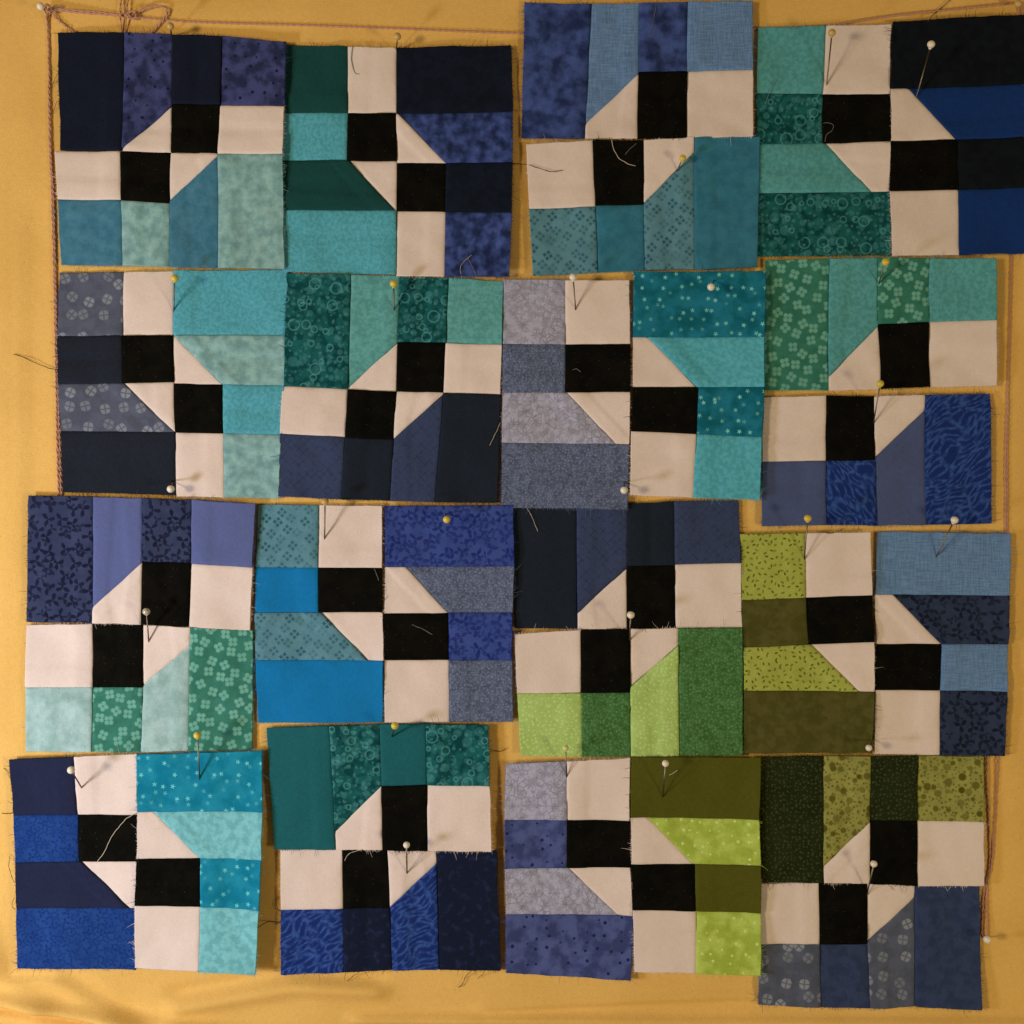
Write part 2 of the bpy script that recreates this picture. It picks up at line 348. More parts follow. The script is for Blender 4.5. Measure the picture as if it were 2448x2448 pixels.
# ------------------------------------------------------------------ backing cloth on the wall
def build_wall():
    g = G('yellow_cloth')
    tc = g.n.new('ShaderNodeTexCoord'); g._uv = g.V('SCALE', tc.outputs['Object'], 1000.0)
    x, y, z = g.sep(g.uv())
    g._uv = g.comb(x, z, 0.0)
    c1 = (0.78, 0.525, 0.168); c2 = (0.83, 0.565, 0.188)
    base = g.mix(g.step(g.noise(0.03, 3.0), 0.35, 0.65), c1, c2)
    loc, rc, d = g.cells(9.0, 1.0); r, gg, bb = g.sepc(rc)
    lint = g.M('MULTIPLY', g.M('SUBTRACT', 1.0, g.step(d, 0.12, 0.32)), g.M('MULTIPLY', 0.35, g.M('GREATER_THAN', r, 0.72)))
    base = g.mix(lint, base, (0.30, 0.18, 0.07))
    mat = g.cloth(base, 0.10, rough_bump=0.8)
    # folds: (polyline px, height mm, width px, sharpness side)
    folds = [
        ([(-200, 2378), (0, 2390), (90, 2408), (230, 2432), (500, 2470)], 5.0, 18),
        ([(-200, 2408), (0, 2418), (90, 2432), (170, 2448), (300, 2475)], -5.0, 11),
        ([(150, 2330), (230, 2380), (300, 2420), (380, 2460)], -2.8, 22),
        ([(60, 2300), (160, 2350), (250, 2400), (330, 2470)], 2.9, 32),
        ([(420, 2380), (560, 2355), (700, 2330), (900, 2345)], -1.6, 18),
        ([(420, 2412), (560, 2386), (700, 2362), (900, 2370)], 2.4, 22),
        ([(-160, 2150), (-60, 2240), (0, 2330), (90, 2400)], 2.6, 36),
        ([(1150, 2415), (1500, 2395), (1760, 2385), (1900, 2392)], 1.0, 14),
        ([(1150, 2430), (1500, 2410), (1760, 2400), (1900, 2408)], -0.9, 12),
        ([(850, 2440), (1250, 2442), (1700, 2446), (2500, 2450)], 2.4, 12),
        ([(30, 200), (26, 900), (34, 1500), (20, 2000)], 0.9, 42),
        ([(78, 500), (70, 1100), (60, 1800)], -0.6, 26),
        ([(2420, 300), (2415, 1100), (2425, 2300)], 0.5, 36),
        ([(2400, 1900), (2330, 2300), (2250, 2460)], 0.5, 40),
        ([(1216, 60), (1222, 400), (1238, 660)], 0.3, 20),
        ([(100, 60), (700, 20), (1300, -20)], 0.35, 40),
    ]
    def segd(px, py, a, b):
        ax, ay = a; bx, by = b; dx, dy = bx - ax, by - ay
        t = max(0, min(1, ((px - ax) * dx + (py - ay) * dy) / (dx * dx + dy * dy)))
        return hypot(px - ax - dx * t, py - ay - dy * t)
    def hgt(px, py):
        h = 0.25 * noise.noise(Vector((px / 260, py / 260, 1.7))) + 0.12 * noise.noise(Vector((px / 90, py / 90, 4.7)))
        for pl, amp, wd in folds:
            d = min(segd(px, py, pl[i], pl[i + 1]) for i in range(len(pl) - 1))
            if d < wd * 3.2: h += amp * math.exp(-(d / wd) ** 2)
        if py < 2345 and px > 10: h = min(h, 0.28)          # the pinned patches press the cloth flat
        return h * MM
    me = bpy.data.meshes.new('wall_cloth')
    xs = []; ys = []
    x = -3960
    while x <= 6400: xs.append(x); x += 18 if -240 < x < 2680 else 220
    y = -3960
    while y <= 6400: ys.append(y); y += (7 if 2280 < y < 2480 else 18) if -240 < y < 2680 else 220
    vs_ = [tuple(W(px, py, hgt(px, py))) for py in ys for px in xs]
    nx = len(xs)
    fs = [(j * nx + i, (j + 1) * nx + i, (j + 1) * nx + i + 1, j * nx + i + 1) for j in range(len(ys) - 1) for i in range(nx - 1)]
    me.from_pydata(vs_, [], fs); me.update()
    for p in me.polygons: p.use_smooth = True
    me.materials.append(mat)
    o = bpy.data.objects.new('wall_cloth', me); COL.objects.link(o)
    o['kind'] = 'structure'
    o['label'] = 'ochre yellow cloth stretched on the wall, wrinkled along the bottom'
build_wall()

# ------------------------------------------------------------------ patchwork
RNG = random.Random(11)
Z = 2.76
class Piece: pass
PIECES = {}
TOPH = []       # (piece) for height lookup

def lerp(a, b, t): return a + (b - a) * t
def lp(a, b, t): return (lerp(a[0], b[0], t), lerp(a[1], b[1], t))

def hfun(pc):
    x0, x1, y0, y1 = pc.box
    tl, tr, bl, br = pc.lift
    def f(px, py):
        u = max(0, min(1, (px - x0) / (x1 - x0))); v = max(0, min(1, (py - y0) / (y1 - y0)))
        uu, vv = 2 * u - 1, 2 * v - 1
        # corners lift, the middle lies on the cloth
        k = [(1 - u) * (1 - v), u * (1 - v), (1 - u) * v, u * v]
        rim = min(1, max(abs(uu), abs(vv)))
        l = (k[0] * tl + k[1] * tr + k[2] * bl + k[3] * br) * (0.25 + 0.75 * rim ** 2.2)
        s = pc.seed
        wv = 0.72 * noise.noise(Vector((px / 120 + s, py / 120, s))) + 0.34 * noise.noise(Vector((px / 50, py / 50 + s, s * 2)))
        edge = 0.28 * noise.noise(Vector((px / 70 + s * 3, py / 70, s))) * rim ** 6
        return pc.h0 + max(0.0, l + wv + 0.50 + edge)
    return f

def breaks(L, seam0, seam1):
    """parameters along an edge of length L mm: close rows next to the edges, even ones between"""
    a = [0, 0.22, 0.55, 1.1] if L > 5 else [0, L * .06, L * .15, L * .3]
    n = max(3, int((L - 2 * a[-1]) / 1.25))
    mid = [a[-1] + (L - 2 * a[-1]) * i / n for i in range(n + 1)]
    b = a[:-1] + mid + [L - q for q in reversed(a[:-1])]
    return [q / L for q in b]

def patch(pc, quad, seams, fabric, name, label=None, press=(0, 0, 0, 0), uvrot=0):
    """quad tl,tr,br,bl in px; seams (top,right,bottom,left) True = sewn, False = raw edge; press = allowance folded under that side"""
    tl, tr, br, bl = quad
    d = lambda a, b: hypot(a[0] - b[0], a[1] - b[1]) * S * 1000
    Lx = max(d(tl, tr), d(bl, br)); Ly = max(d(tl, bl), d(tr, br))
    us = breaks(Lx, 1, 1); vsv = breaks(Ly, 1, 1)
    verts = []; uvs = []
    offu, offv = RNG.uniform(0, 200), RNG.uniform(0, 200)
    jit = RNG.uniform(0, 99)
    f = pc.hf
    # real edge lengths decide how far a grid line is from each side
    for v in vsv:
        L_ = lp(tl, bl, v); R_ = lp(tr, br, v)
        wrow = max(0.01, d(L_, R_))
        for u in us:
            x, y = lp(L_, R_, u)
            Tp = lp(tl, tr, u); Bp = lp(bl, br, u)
            hcol = max(0.01, d(Tp, Bp))
            ds = (v * hcol, (1 - u) * wrow, (1 - v) * hcol, u * wrow)      # mm to top,right,bottom,left
            h = f(x, y)
            for k in range(4):
                q = ds[k]
                if seams[k]:
                    h -= 0.20 * math.exp(-(q / 0.26) ** 2) + 0.16 * math.exp(-(q / 0.9) ** 2)
                    h += 0.17 * noise.noise(Vector((x / 13.0, y / 13.0, pc.seed + 1.5))) * math.exp(-(q / 2.2) ** 2)
                    if press[k]:
                        t = max(0, min(1, (7.2 - q) / 1.6)); h += 0.32 * t * t * (3 - 2 * t)
                elif q < 0.3:
                    # raw edges are never ruler-straight
                    j = 0.9 * noise.noise(Vector((x / 7.0, y / 7.0, jit))) + 1.5 * noise.noise(Vector((x / 45.0, y / 45.0, jit)))
                    if k == 0: y += j
                    elif k == 2: y -= j
                    elif k == 1: x -= j
                    else: x += j
            if all(seams) or True:
                # a seam is sewn by hand-guided machine: it wavers a little (same for both neighbours)
                x += 1.0 * noise.noise(Vector((x / 60.0, y / 60.0, pc.seed + 5))); y += 1.0 * noise.noise(Vector((x / 60.0, y / 60.0, pc.seed + 9)))
            verts.append(tuple(W(x, y, max(0.1, h) * MM)))
            mx, my = x * S * 1000, -y * S * 1000
            if uvrot: mx, my = my, -mx
            uvs.append((mx + offu, my + offv))
    nx = len(us)
    faces = [(j * nx + i, (j + 1) * nx + i, (j + 1) * nx + i + 1, j * nx + i + 1) for j in range(len(vsv) - 1) for i in range(nx - 1)]
    me = bpy.data.meshes.new(name)
    me.from_pydata(verts, [], faces); me.update()
    ul = me.uv_layers.new(name='UVMap')
    for lpx in me.loops: ul.data[lpx.index].uv = uvs[lpx.vertex_index]
    bm = bmesh.new(); bm.from_mesh(me)
    bmesh.ops.remove_doubles(bm, verts=bm.verts, dist=1e-6)
    # give the cloth its thickness: raw rim turned down
    rim = [e for e in bm.edges if e.is_boundary]
    r = bmesh.ops.extrude_edge_only(bm, edges=rim)
    for vv in [q for q in r['geom'] if isinstance(q, bmesh.types.BMVert)]: vv.co.y += 0.00038
    bm.to_mesh(me); bm.free()
    for p in me.polygons: p.use_smooth = True
    me.materials.append(MAT[fabric])
    o = bpy.data.objects.new(name, me); COL.objects.link(o); o.parent = pc.root
    if label: o['label'] = label
    return o

def tube(path, rad, seg=6, closed_ends=True, bm=None):
    """round tube through points (metres)"""
    own = bm is None
    if own: bm = bmesh.new()
    rings = []
    n = len(path)
    for i, p in enumerate(path):
        t = (path[min(i + 1, n - 1)] - path[max(i - 1, 0)]).normalized()
        a = t.cross(Vector((0, 1, 0)))
        if a.length < 1e-4: a = t.cross(Vector((1, 0, 0)))
        a.normalize(); b = t.cross(a)
        r = rad(i / (n - 1)) if callable(rad) else rad
        rings.append([bm.verts.new(p + a * r * cos(2 * pi * k / seg) + b * r * sin(2 * pi * k / seg)) for k in range(seg)])
    for i in range(n - 1):
        for k in range(seg):
            bm.faces.new((rings[i][k], rings[i][(k + 1) % seg], rings[i + 1][(k + 1) % seg], rings[i + 1][k]))
    bm.faces.new(rings[0][::-1]); bm.faces.new(rings[-1])
    return bm
def spline(pts, per=8):
    out = []
    n = len(pts)
    for i in range(n - 1):
        p0, p1, p2, p3 = pts[max(i - 1, 0)], pts[i], pts[i + 1], pts[min(i + 2, n - 1)]
        for k in range(per):
            t = k / per
            out.append(tuple(0.5 * ((2 * p1[j]) + (-p0[j] + p2[j]) * t + (2 * p0[j] - 5 * p1[j] + 4 * p2[j] - p3[j]) * t * t
                                    + (-p0[j] + 3 * p1[j] - 3 * p2[j] + p3[j]) * t ** 3) for j in range(len(p1))))
    out.append(tuple(pts[-1])); return out
def finish(bm, name, mat, parent=None, smooth=True):
    me = bpy.data.meshes.new(name); bm.to_mesh(me); bm.free()
    for p in me.polygons: p.use_smooth = smooth
    if mat: me.materials.append(MAT[mat])
    o = bpy.data.objects.new(name, me); COL.objects.link(o)
    if parent: o.parent = parent
    return o

def fringe(pc, runs):
    """short ravelled yarns all along the raw edges; runs = [(a,b,nx,ny,fabric)]"""
    mats = []; V_ = []; F_ = []; MI = []
    f = pc.hf
    rg = random.Random(int(pc.seed * 1000))
    for a, b, nx, ny, fab in runs:
        if fab not in mats: mats.append(fab)
        mi = mats.index(fab)
        L = hypot(b[0] - a[0], b[1] - a[1]); n = int(L / 1.5)
        dense = noise.noise
        for i in range(n):
            t = (i + rg.random()) / n
            x, y = lp(a, b, t)
            act = 0.5 + 0.9 * noise.noise(Vector((x / 40, y / 40, pc.seed + 3)))
            ln = rg.uniform(0.6, 1.0) * rg.choice((1.8, 2.8, 4.2, 7.0)) * max(0.3, act + .35)
            if rg.random() < (0.02 if fab == 'white_cotton' else 0.055) * max(0, act + .2): ln = rg.uniform(8, 24)
            an = rg.gauss(0, 0.42)
            dx = nx * cos(an) - ny * sin(an); dy = nx * sin(an) + ny * cos(an)
            wd = rg.uniform(0.7, 1.25)
            h = f(x, y) - 0.10
            nseg = 1 if ln < 4 else 4
            cu = rg.uniform(-0.25, 0.25)
            base = len(V_)
            cx, cy = x - dx * 2.2, y - dy * 2.2
            ss = [0] + [(k + 1) / nseg for k in range(nseg)]
            for k, s_ in enumerate(ss):
                q = (ln + 2.2) * s_
                px = cx + dx * q - dy * cu * q * s_; py = cy + dy * q + dx * cu * q * s_
                wk = wd * (1 - 0.6 * s_) * 0.5
                hh = max(0.25, h - 0.35 * s_ + (0.25 * s_ if ln > 4 else 0))
                V_.append(tuple(W(px - dy * wk, py + dx * wk, hh * MM))); V_.append(tuple(W(px + dy * wk, py - dx * wk, hh * MM)))
                V_.append(tuple(W(px, py, (hh + wk * 0.14) * MM)))
            for k in range(len(ss) - 1):
                q = base + 3 * k
                F_ += [(q, q + 3, q + 5, q + 2), (q + 2, q + 5, q + 4, q + 1)]; MI += [mi, mi]
    me = bpy.data.meshes.new('frayed_edge'); me.from_pydata(V_, [], F_); me.update()
    for m in mats: me.materials.append(MAT[m])
    me.uv_layers.new(name='UVMap')
    for p, i in zip(me.polygons, MI): p.material_index = i
    o = bpy.data.objects.new('frayed_edge', me); COL.objects.link(o); o.parent = pc.root
    o['kind'] = 'stuff'

def half_quads(kind, P0, P1, sp):
    """P0,P1: five points each along the two ends of the strips; sp: three (a,b) splits.
    returns list of (quad, role, strip, where)"""
    out = []
    vert = kind in 'TB'
    split_strips = {'T': (1, 2, 3), 'B': (0, 1, 2), 'L': (0, 1, 2), 'R': (1, 2, 3)}[kind]
    roles = {'T': ('c', 'w'), 'B': ('w', 'c'), 'L': ('c', 'w'), 'R': ('w', 'c')}[kind]
    diag = {'T': 1, 'B': 2, 'L': 2, 'R': 1}[kind]
    blk = {'T': 2, 'B': 1, 'L': 1, 'R': 2}[kind]
    for i in range(4):
        a0, a1, b0, b1 = P0[i], P0[i + 1], P1[i], P1[i + 1]
        if i in split_strips:
            s0, s1 = sp[split_strips.index(i)]
            ax = 1 if vert else 0
            t0 = (s0 - a0[ax]) / (b0[ax] - a0[ax]); t1 = (s1 - a1[ax]) / (b1[ax] - a1[ax])
            t0 = max(0.0, min(1, t0)); t1 = max(0, min(1, t1))
            m0 = lp(a0, b0, t0); m1 = lp(a1, b1, t1)
            for part, (q0, q1, r0, r1) in enumerate(((a0, a1, m0, m1), (m0, m1, b0, b1))):
                role = roles[part]
                if role == 'w' and i == blk: role = 'k'
                if role == 'w' and i == diag: role = 't'
                quad = (q0, q1, r1, r0) if vert else (q0, r0, r1, q1)
                out.append((quad, role, i, part))
        else:
            quad = (a0, a1, b1, b0) if vert else (a0, b0, b1, a1)
            out.append((quad, 'c', i, 2))
    return out

def zz(o, pts): return [(o[0] + x / Z, o[1] + y / Z) for x, y in pts]
NM = {'w': 'white_square', 'k': 'black_square', 't': 'white_triangle'}
def build_half(pc, org, kind, P0, P1, sp, fa, fb, joined=()):
    ax = 1 if kind in 'TB' else 0
    P0 = zz(org, P0); P1 = zz(org, P1)
    sp = [(org[ax] + a / Z, org[ax] + b / Z) for a, b in sp]
    runs = []
    vert = kind in 'TB'
    for quad, role, i, part in half_quads(kind, P0, P1, sp):
        fab = {'w': 'white_cotton', 't': 'white_cotton', 'k': 'black_cotton'}.get(role) or (fa if i % 2 == 0 else fb)
        # which sides are sewn
        first, last = i == 0, i == 3
        start = part in (0, 2); end = part in (1, 2)
        side = {}
        if vert: side = dict(t=not start or 't' in joined, b=not end or 'b' in joined, l=not first or 'l' in joined, r=not last or 'r' in joined)
        else: side = dict(l=not start or 'l' in joined, r=not end or 'r' in joined, t=not first or 't' in joined, b=not last or 'b' in joined)
        seams = (side['t'], side['r'], side['b'], side['l'])
        dark = role in 'ck'
        press = tuple(1 if (s and RNG.random() < (0.65 if dark else 0.3)) else 0 for s in seams)
        name = NM.get(role, 'print_patch' if 'print' in fab or 'mottle' in fab or 'dot' in fab or 'batik' in fab else 'coloured_patch')
        if role == 'w' or role == 'k': name = {'w': 'white_patch', 'k': 'black_patch'}[role]
        lab = fab.replace('_', ' ') + (' cloth patch' if role == 'c' else ' patch')
        patch(pc, quad, seams, fab, name, lab, press, uvrot=RNG.random() < 0.5)
        tl, tr, br, bl = quad
        for k, (a, b, nx, ny) in enumerate(((tl, tr, 0, -1), (tr, br, 1, 0), (bl, br, 0, 1), (tl, bl, -1, 0))):
            if not seams[k]: runs.append((a, b, nx, ny, fab))
    return runs

seedc = [0]
def new_piece(name, label, lift, layer, halves, group):
    pc = Piece(); seedc[0] += 1
    pc.seed = 1.37 * seedc[0]; pc.lift = lift; pc.h0 = 0.35 + 0.5 * layer
    pts = []
    for org, kind, P0, P1, sp, fa, fb, jn in halves: pts += zz(org, P0) + zz(org, P1)
    pc.box = (min(p[0] for p in pts), max(p[0] for p in pts), min(p[1] for p in pts), max(p[1] for p in pts))
    pc.hf = hfun(pc)
    r = bpy.data.objects.new(name, None); COL.objects.link(r)
    r.empty_display_size = 0.01
    pc.root = r; r['label'] = label; r['category'] = 'quilt block' if len(halves) == 2 else 'patchwork'
    r['group'] = group
    runs = []
    for org, kind, P0, P1, sp, fa, fb, jn in halves:
        runs += build_half(pc, org, kind, P0, P1, sp, fa, fb, jn)
    # put the root at the piece's own base without moving the children
    base = W((pc.box[0] + pc.box[1]) / 2, pc.box[3], 0)
    fringe(pc, runs)
    r.location = base
    for ch in r.children: ch.matrix_parent_inverse.identity(); ch.location = -base
    PIECES[label] = pc; TOPH.append(pc)
    return pc

WH = 'finished quilt blocks'; HF = 'unsewn block halves'
R1, R2, R3, R4 = 0, 600, 1150, 1748
# ---- row 1
new_piece('quilt_block', 'sewn block of ink navy, plum, pale aqua and steel blue patches, top left corner', (0.3, 1.6, 1.2, 1.4), 1, [
    ((0, 0), 'T', [(382, 215), (826, 222), (1145, 235), (1470, 245), (1895, 290)], [(403, 997), (805, 997), (1125, 1003), (1440, 1018), (1868, 1020)],
     [(985, 697), (688, 690), (695, 708)], 'ink_navy', 'plum_mottle', ('b',)),
    ((0, 0), 'B', [(368, 1000), (795, 1000), (1122, 1004), (1440, 1019), (1868, 1021)], [(410, 1750), (815, 1757), (1125, 1765), (1443, 1770), (1880, 1778)],
     [(1318, 1325), (1328, 1345), (1325, 1035)], 'steel_teal', 'pale_aqua', ('t',))], WH)
new_piece('quilt_block', 'sewn block of dark green, aqua, midnight and blue batik patches in the top row', (0.2, 1.6, 0.4, 2.8), 0, [
    ((600, 0), 'L', [(215, 295), (205, 742), (200, 1057), (200, 1385), (205, 1790)], [(960, 318), (957, 742), (960, 1060), (958, 1388), (960, 1815)],
     [(640, 637), (637, 635), (648, 952)], 'deep_green', 'aqua', ('r',)),
    ((600, 0), 'R', [(961, 318), (958, 745), (962, 1072), (960, 1390), (962, 1825)], [(1718, 305), (1727, 742), (1727, 1078), (1722, 1408), (1703, 1832)],
     [(965, 1285), (1285, 1280), (1283, 1277)], 'midnight', 'blue_batik', ('l',))], WH)
new_piece('block_half', 'indigo batik and denim blue half block at the top edge', (0.6, 2.0, 0.8, 2.0), 0, [
    ((1200, 0), 'T', [(150, 20), (588, 30), (905, 28), (1225, 20), (1648, 18)], [(130, 910), (548, 915), (892, 918), (1217, 915), (1652, 905)],
     [(815, 490), (475, 468), (468, 468)], 'indigo_batik', 'denim_blue', ())], HF)
new_piece('block_half', 'teal diamond print and petrol half block below the indigo batik half', (0.8, 1.2, 1.0, 1.4), 1, [
    ((1200, 0), 'B', [(160, 955), (600, 930), (932, 928), (1262, 914), (1700, 905)], [(205, 1820), (630, 1800), (942, 1785), (1270, 1778), (1680, 1765)],
     [(1380, 1368), (1362, 1348), (1338, 1010)], 'teal_diamond_print', 'petrol', ())], HF)
new_piece('block_half', 'sea green and dark bubble print half block near the top right corner', (0.5, 1.0, 0.6, 0.9), 0, [
    ((1748, 0), 'L', [(182, 180), (168, 618), (165, 950), (167, 1275), (170, 1690)], [(1052, 165), (1048, 620), (1049, 935), (1043, 1262), (1050, 1682)],
     [(622, 602), (605, 606), (630, 925)], 'sea_green', 'bubble_print', ())], HF)
new_piece('block_half', 'black and marine blue half block in the top right corner', (1.0, 1.2, 0.9, 1.2), 1, [
    ((1748, 0), 'R', [(1062, 150), (1052, 590), (1052, 935), (1046, 1262), (1058, 1692)], [(1935, 105), (1925, 560), (1930, 905), (1935, 1240), (1945, 1675)],
     [(1165, 1487), (1487, 1500), (1500, 1497)], 'coal', 'marine_blue', ())], HF)
# ---- row 2
new_piece('quilt_block', 'sewn block with grey wheel print, slate ink, aqua and pale aqua, second row left', (0.3, 0.4, 0.8, 1.0), 0, [
    ((0, R2), 'L', [(388, 142), (380, 560), (388, 878), (400, 1190), (418, 1590)], [(1142, 134), (1140, 555), (1141, 865), (1152, 1195), (1162, 1610)],
     [(812, 810), (805, 805), (812, 1150)], 'wheel_print', 'slate_ink', ('r',)),
    ((0, R2), 'R', [(1143, 128), (1141, 555), (1142, 875), (1153, 1198), (1163, 1618)], [(1900, 125), (1884, 555), (1872, 885), (1856, 1210), (1842, 1632)],
     [(1145, 1465), (1470, 1475), (1475, 1478)], 'aqua', 'pale_aqua', ('l',))], WH)
new_piece('quilt_block', 'sewn block with bubble print, seafoam and slate navy patches, second row', (0.6, 0.8, 0.6, 1.2), 1, [
    ((600, R2), 'T', [(235, 150), (658, 160), (980, 170), (1302, 178), (1665, 205)], [(218, 888), (640, 910), (958, 926), (1272, 936), (1645, 948)],
     [(905, 605), (600, 605), (610, 620)], 'bubble_print', 'seafoam', ('b',)),
    ((600, R2), 'B', [(205, 890), (640, 911), (958, 927), (1272, 937), (1645, 949)], [(183, 1620), (597, 1640), (920, 1648), (1215, 1658), (1627, 1662)],
     [(1205, 1230), (1232, 1243), (1238, 945)], 'slate_hatch', 'dark_slate', ('t',))], WH)
new_piece('block_half', 'grey crackle print and speckled denim half block in the second row', (0.5, 0.8, 1.0, 1.4), 1, [
    ((1200, R2), 'L', [(14, 190), (8, 615), (2, 935), (0, 1265), (-4, 1690)], [(838, 195), (843, 618), (845, 930), (838, 1275), (828, 1705)],
     [(418, 418), (418, 418), (430, 745)], 'grey_crackle', 'denim_speckle', ())], HF)
new_piece('block_half', 'teal star print and lagoon half block beside the grey crackle half', (0.7, 1.6, 1.0, 2.4), 2, [
    ((1200, R2), 'R', [(868, 145), (865, 570), (862, 900), (852, 1190), (845, 1610)], [(1733, 140), (1722, 570), (1722, 900), (1708, 1228), (1690, 1642)],
     [(965, 1283), (1290, 1280), (1278, 1255)], 'teal_star_print', 'lagoon', ())], HF)
new_piece('block_half', 'green flower print and seafoam half block at the right, second row', (0.6, 3.0, 0.9, 2.2), 0, [
    ((1748, R2), 'T', [(225, 62), (645, 55), (960, 50), (1300, 55), (1730, 60)], [(215, 918), (640, 920), (985, 912), (1307, 898), (1742, 890)],
     [(828, 490), (480, 470), (468, 460)], 'green_flower_print', 'sea_green', ())], HF)
new_piece('block_half', 'dusk purple and dark blue vein print half block, right edge second row', (0.5, 1.2, 0.9, 1.4), 0, [
    ((1748, R2), 'B', [(212, 965), (625, 956), (945, 958), (1277, 952), (1705, 942)], [(200, 1815), (625, 1808), (958, 1812), (1285, 1805), (1712, 1798)],
     [(1390, 1385), (1383, 1380), (1365, 1055)], 'dusk_purple', 'vein_print', ())], HF)
# ---- row 3
new_piece('block_half', 'navy leaf print and periwinkle half block at the left edge', (0.5, 1.8, 0.6, 1.8), 1, [
    ((0, R3), 'T', [(190, 95), (620, 105), (942, 115), (1268, 125), (1690, 150)], [(182, 928), (612, 935), (935, 944), (1250, 960), (1655, 980)],
     [(835, 540), (530, 538), (545, 570)], 'navy_leaf_print', 'periwinkle', ())], HF)
new_piece('block_half', 'ice aqua and green flower print half block at the left edge', (0.5, 1.4, 0.7, 0.7), 0, [
    ((0, R3), 'B', [(175, 952), (612, 943), (945, 948), (1257, 966), (1672, 984)], [(168, 1785), (600, 1787), (928, 1787), (1240, 1782), (1665, 1768)],
     [(1360, 1360), (1362, 1362), (1350, 1085)], 'ice_aqua', 'green_flower_print', ())], HF)
new_piece('block_half', 'pale teal diamond print and bright cerulean half block in the third row', (0.4, 1.2, 0.6, 1.4), 0, [
    ((600, R3), 'L', [(42, 155), (32, 570), (26, 870), (30, 1180), (48, 1595)], [(866, 165), (864, 573), (870, 865), (876, 1185), (868, 1590)],
     [(445, 443), (443, 443), (460, 770)], 'teal_diamond_print', 'cerulean', ())], HF)
new_piece('block_half', 'royal blue leaf print and grey speckled denim half block in the third row', (0.9, 1.4, 0.8, 1.4), 1, [
    ((600, R3), 'R', [(888, 165), (890, 568), (881, 872), (878, 1182), (885, 1590)], [(1728, 160), (1738, 560), (1725, 868), (1722, 1180), (1728, 1582)],
     [(1020, 1300), (1303, 1307), (1308, 1312)], 'royal_leaf_print', 'denim_speckle', ())], HF)
new_piece('block_half', 'dark slate and slate navy half block above the bright green half', (0.3, 0.8, 0.8, 1.2), 0, [
    ((1200, R3), 'T', [(75, 168), (492, 165), (828, 150), (1135, 135), (1560, 128)], [(85, 970), (500, 974), (825, 974), (1148, 970), (1585, 965)],
     [(870, 570), (560, 555), (550, 540)], 'dark_slate', 'slate_hatch', ())], HF)
new_piece('block_half', 'lime pin dot and fern green half block in the third row', (0.9, 1.0, 1.0, 1.0), 1, [
    ((1200, R3), 'B', [(82, 1010), (520, 982), (845, 976), (1160, 971), (1583, 968)], [(124, 1808), (527, 1815), (850, 1812), (1168, 1810), (1584, 1806)],
     [(1402, 1398), (1398, 1396), (1360, 1085)], 'lime_pin_dot', 'fern_print', ())], HF)
new_piece('block_half', 'yellow green seed print and dark olive half block in the third row', (0.5, 1.2, 0.8, 1.8), 1, [
    ((1748, R3), 'L', [(58, 350), (72, 785), (78, 1098), (85, 1383), (80, 1795)], [(912, 338), (922, 752), (936, 1060), (940, 1388), (922, 1788)],
     [(482, 488), (490, 508), (525, 840)], 'seed_print', 'olive', ())], HF)
new_piece('block_half', 'denim blue and night leaf print half block at the right, third row', (0.6, 1.8, 0.8, 1.8), 0, [
    ((1748, R3), 'R', [(970, 335), (950, 750), (955, 1075), (950, 1378), (945, 1800)], [(1835, 345), (1828, 755), (1820, 1075), (1812, 1388), (1800, 1812)],
     [(1065, 1385), (1387, 1380), (1378, 1370)], 'denim_blue', 'night_leaf_print', ())], HF)
# ---- row 4
new_piece('block_half', 'deep navy and royal blue swirl half block in the bottom left corner', (1.2, 0.8, 1.2, 0.9), 1, [
    ((0, R4), 'L', [(70, 185), (98, 550), (108, 867), (112, 1167), (120, 1560)], [(906, 150), (912, 550), (909, 856), (900, 1162), (904, 1566)],
     [(493, 512), (520, 520), (535, 855)], 'deep_navy', 'royal_swirl', ())], HF)
new_piece('block_half', 'turquoise star print and light turquoise half block in the bottom left', (0.8, 1.8, 1.8, 5.0), 2, [
    ((0, R4), 'R', [(907, 150), (914, 528), (914, 835), (902, 1140), (904, 1548)], [(1740, 120), (1742, 522), (1738, 832), (1725, 1160), (1705, 1570)],
     [(1020, 1322), (1325, 1330), (1328, 1328)], 'turquoise_star_print', 'turquoise_light', ())], HF)
new_piece('block_half', 'dark teal and bubble print half block in the bottom row', (0.6, 2.4, 0.8, 2.8), 1, [
    ((600, 1700), 'T', [(105, 110), (520, 92), (850, 82), (1155, 80), (1565, 85)], [(160, 905), (560, 910), (870, 908), (1168, 912), (1590, 912)],
     [(795, 495), (495, 488), (490, 485)], 'dark_teal', 'bubble_print', ())], HF)
new_piece('block_half', 'blue vein print and navy floral half block in the bottom row', (0.7, 1.6, 0.9, 1.6), 0, [
    ((600, 1700), 'B', [(195, 912), (603, 907), (903, 912), (1222, 922), (1620, 914)], [(200, 1738), (613, 1720), (932, 1705), (1240, 1700), (1645, 1705)],
     [(1312, 1305), (1303, 1298), (1295, 1005)], 'vein_print', 'navy_floral', ())], HF)
new_piece('block_half', 'grey crackle and blue dotted mottle half block in the bottom row', (1.2, 1.0, 0.8, 1.6), 1, [
    ((1150, R4), 'L', [(165, 212), (155, 582), (160, 905), (165, 1205), (165, 1590)], [(982, 175), (975, 588), (983, 895), (1000, 1215), (985, 1635)],
     [(565, 565), (565, 565), (575, 905)], 'grey_crackle', 'blue_dot_mottle', ())], HF)
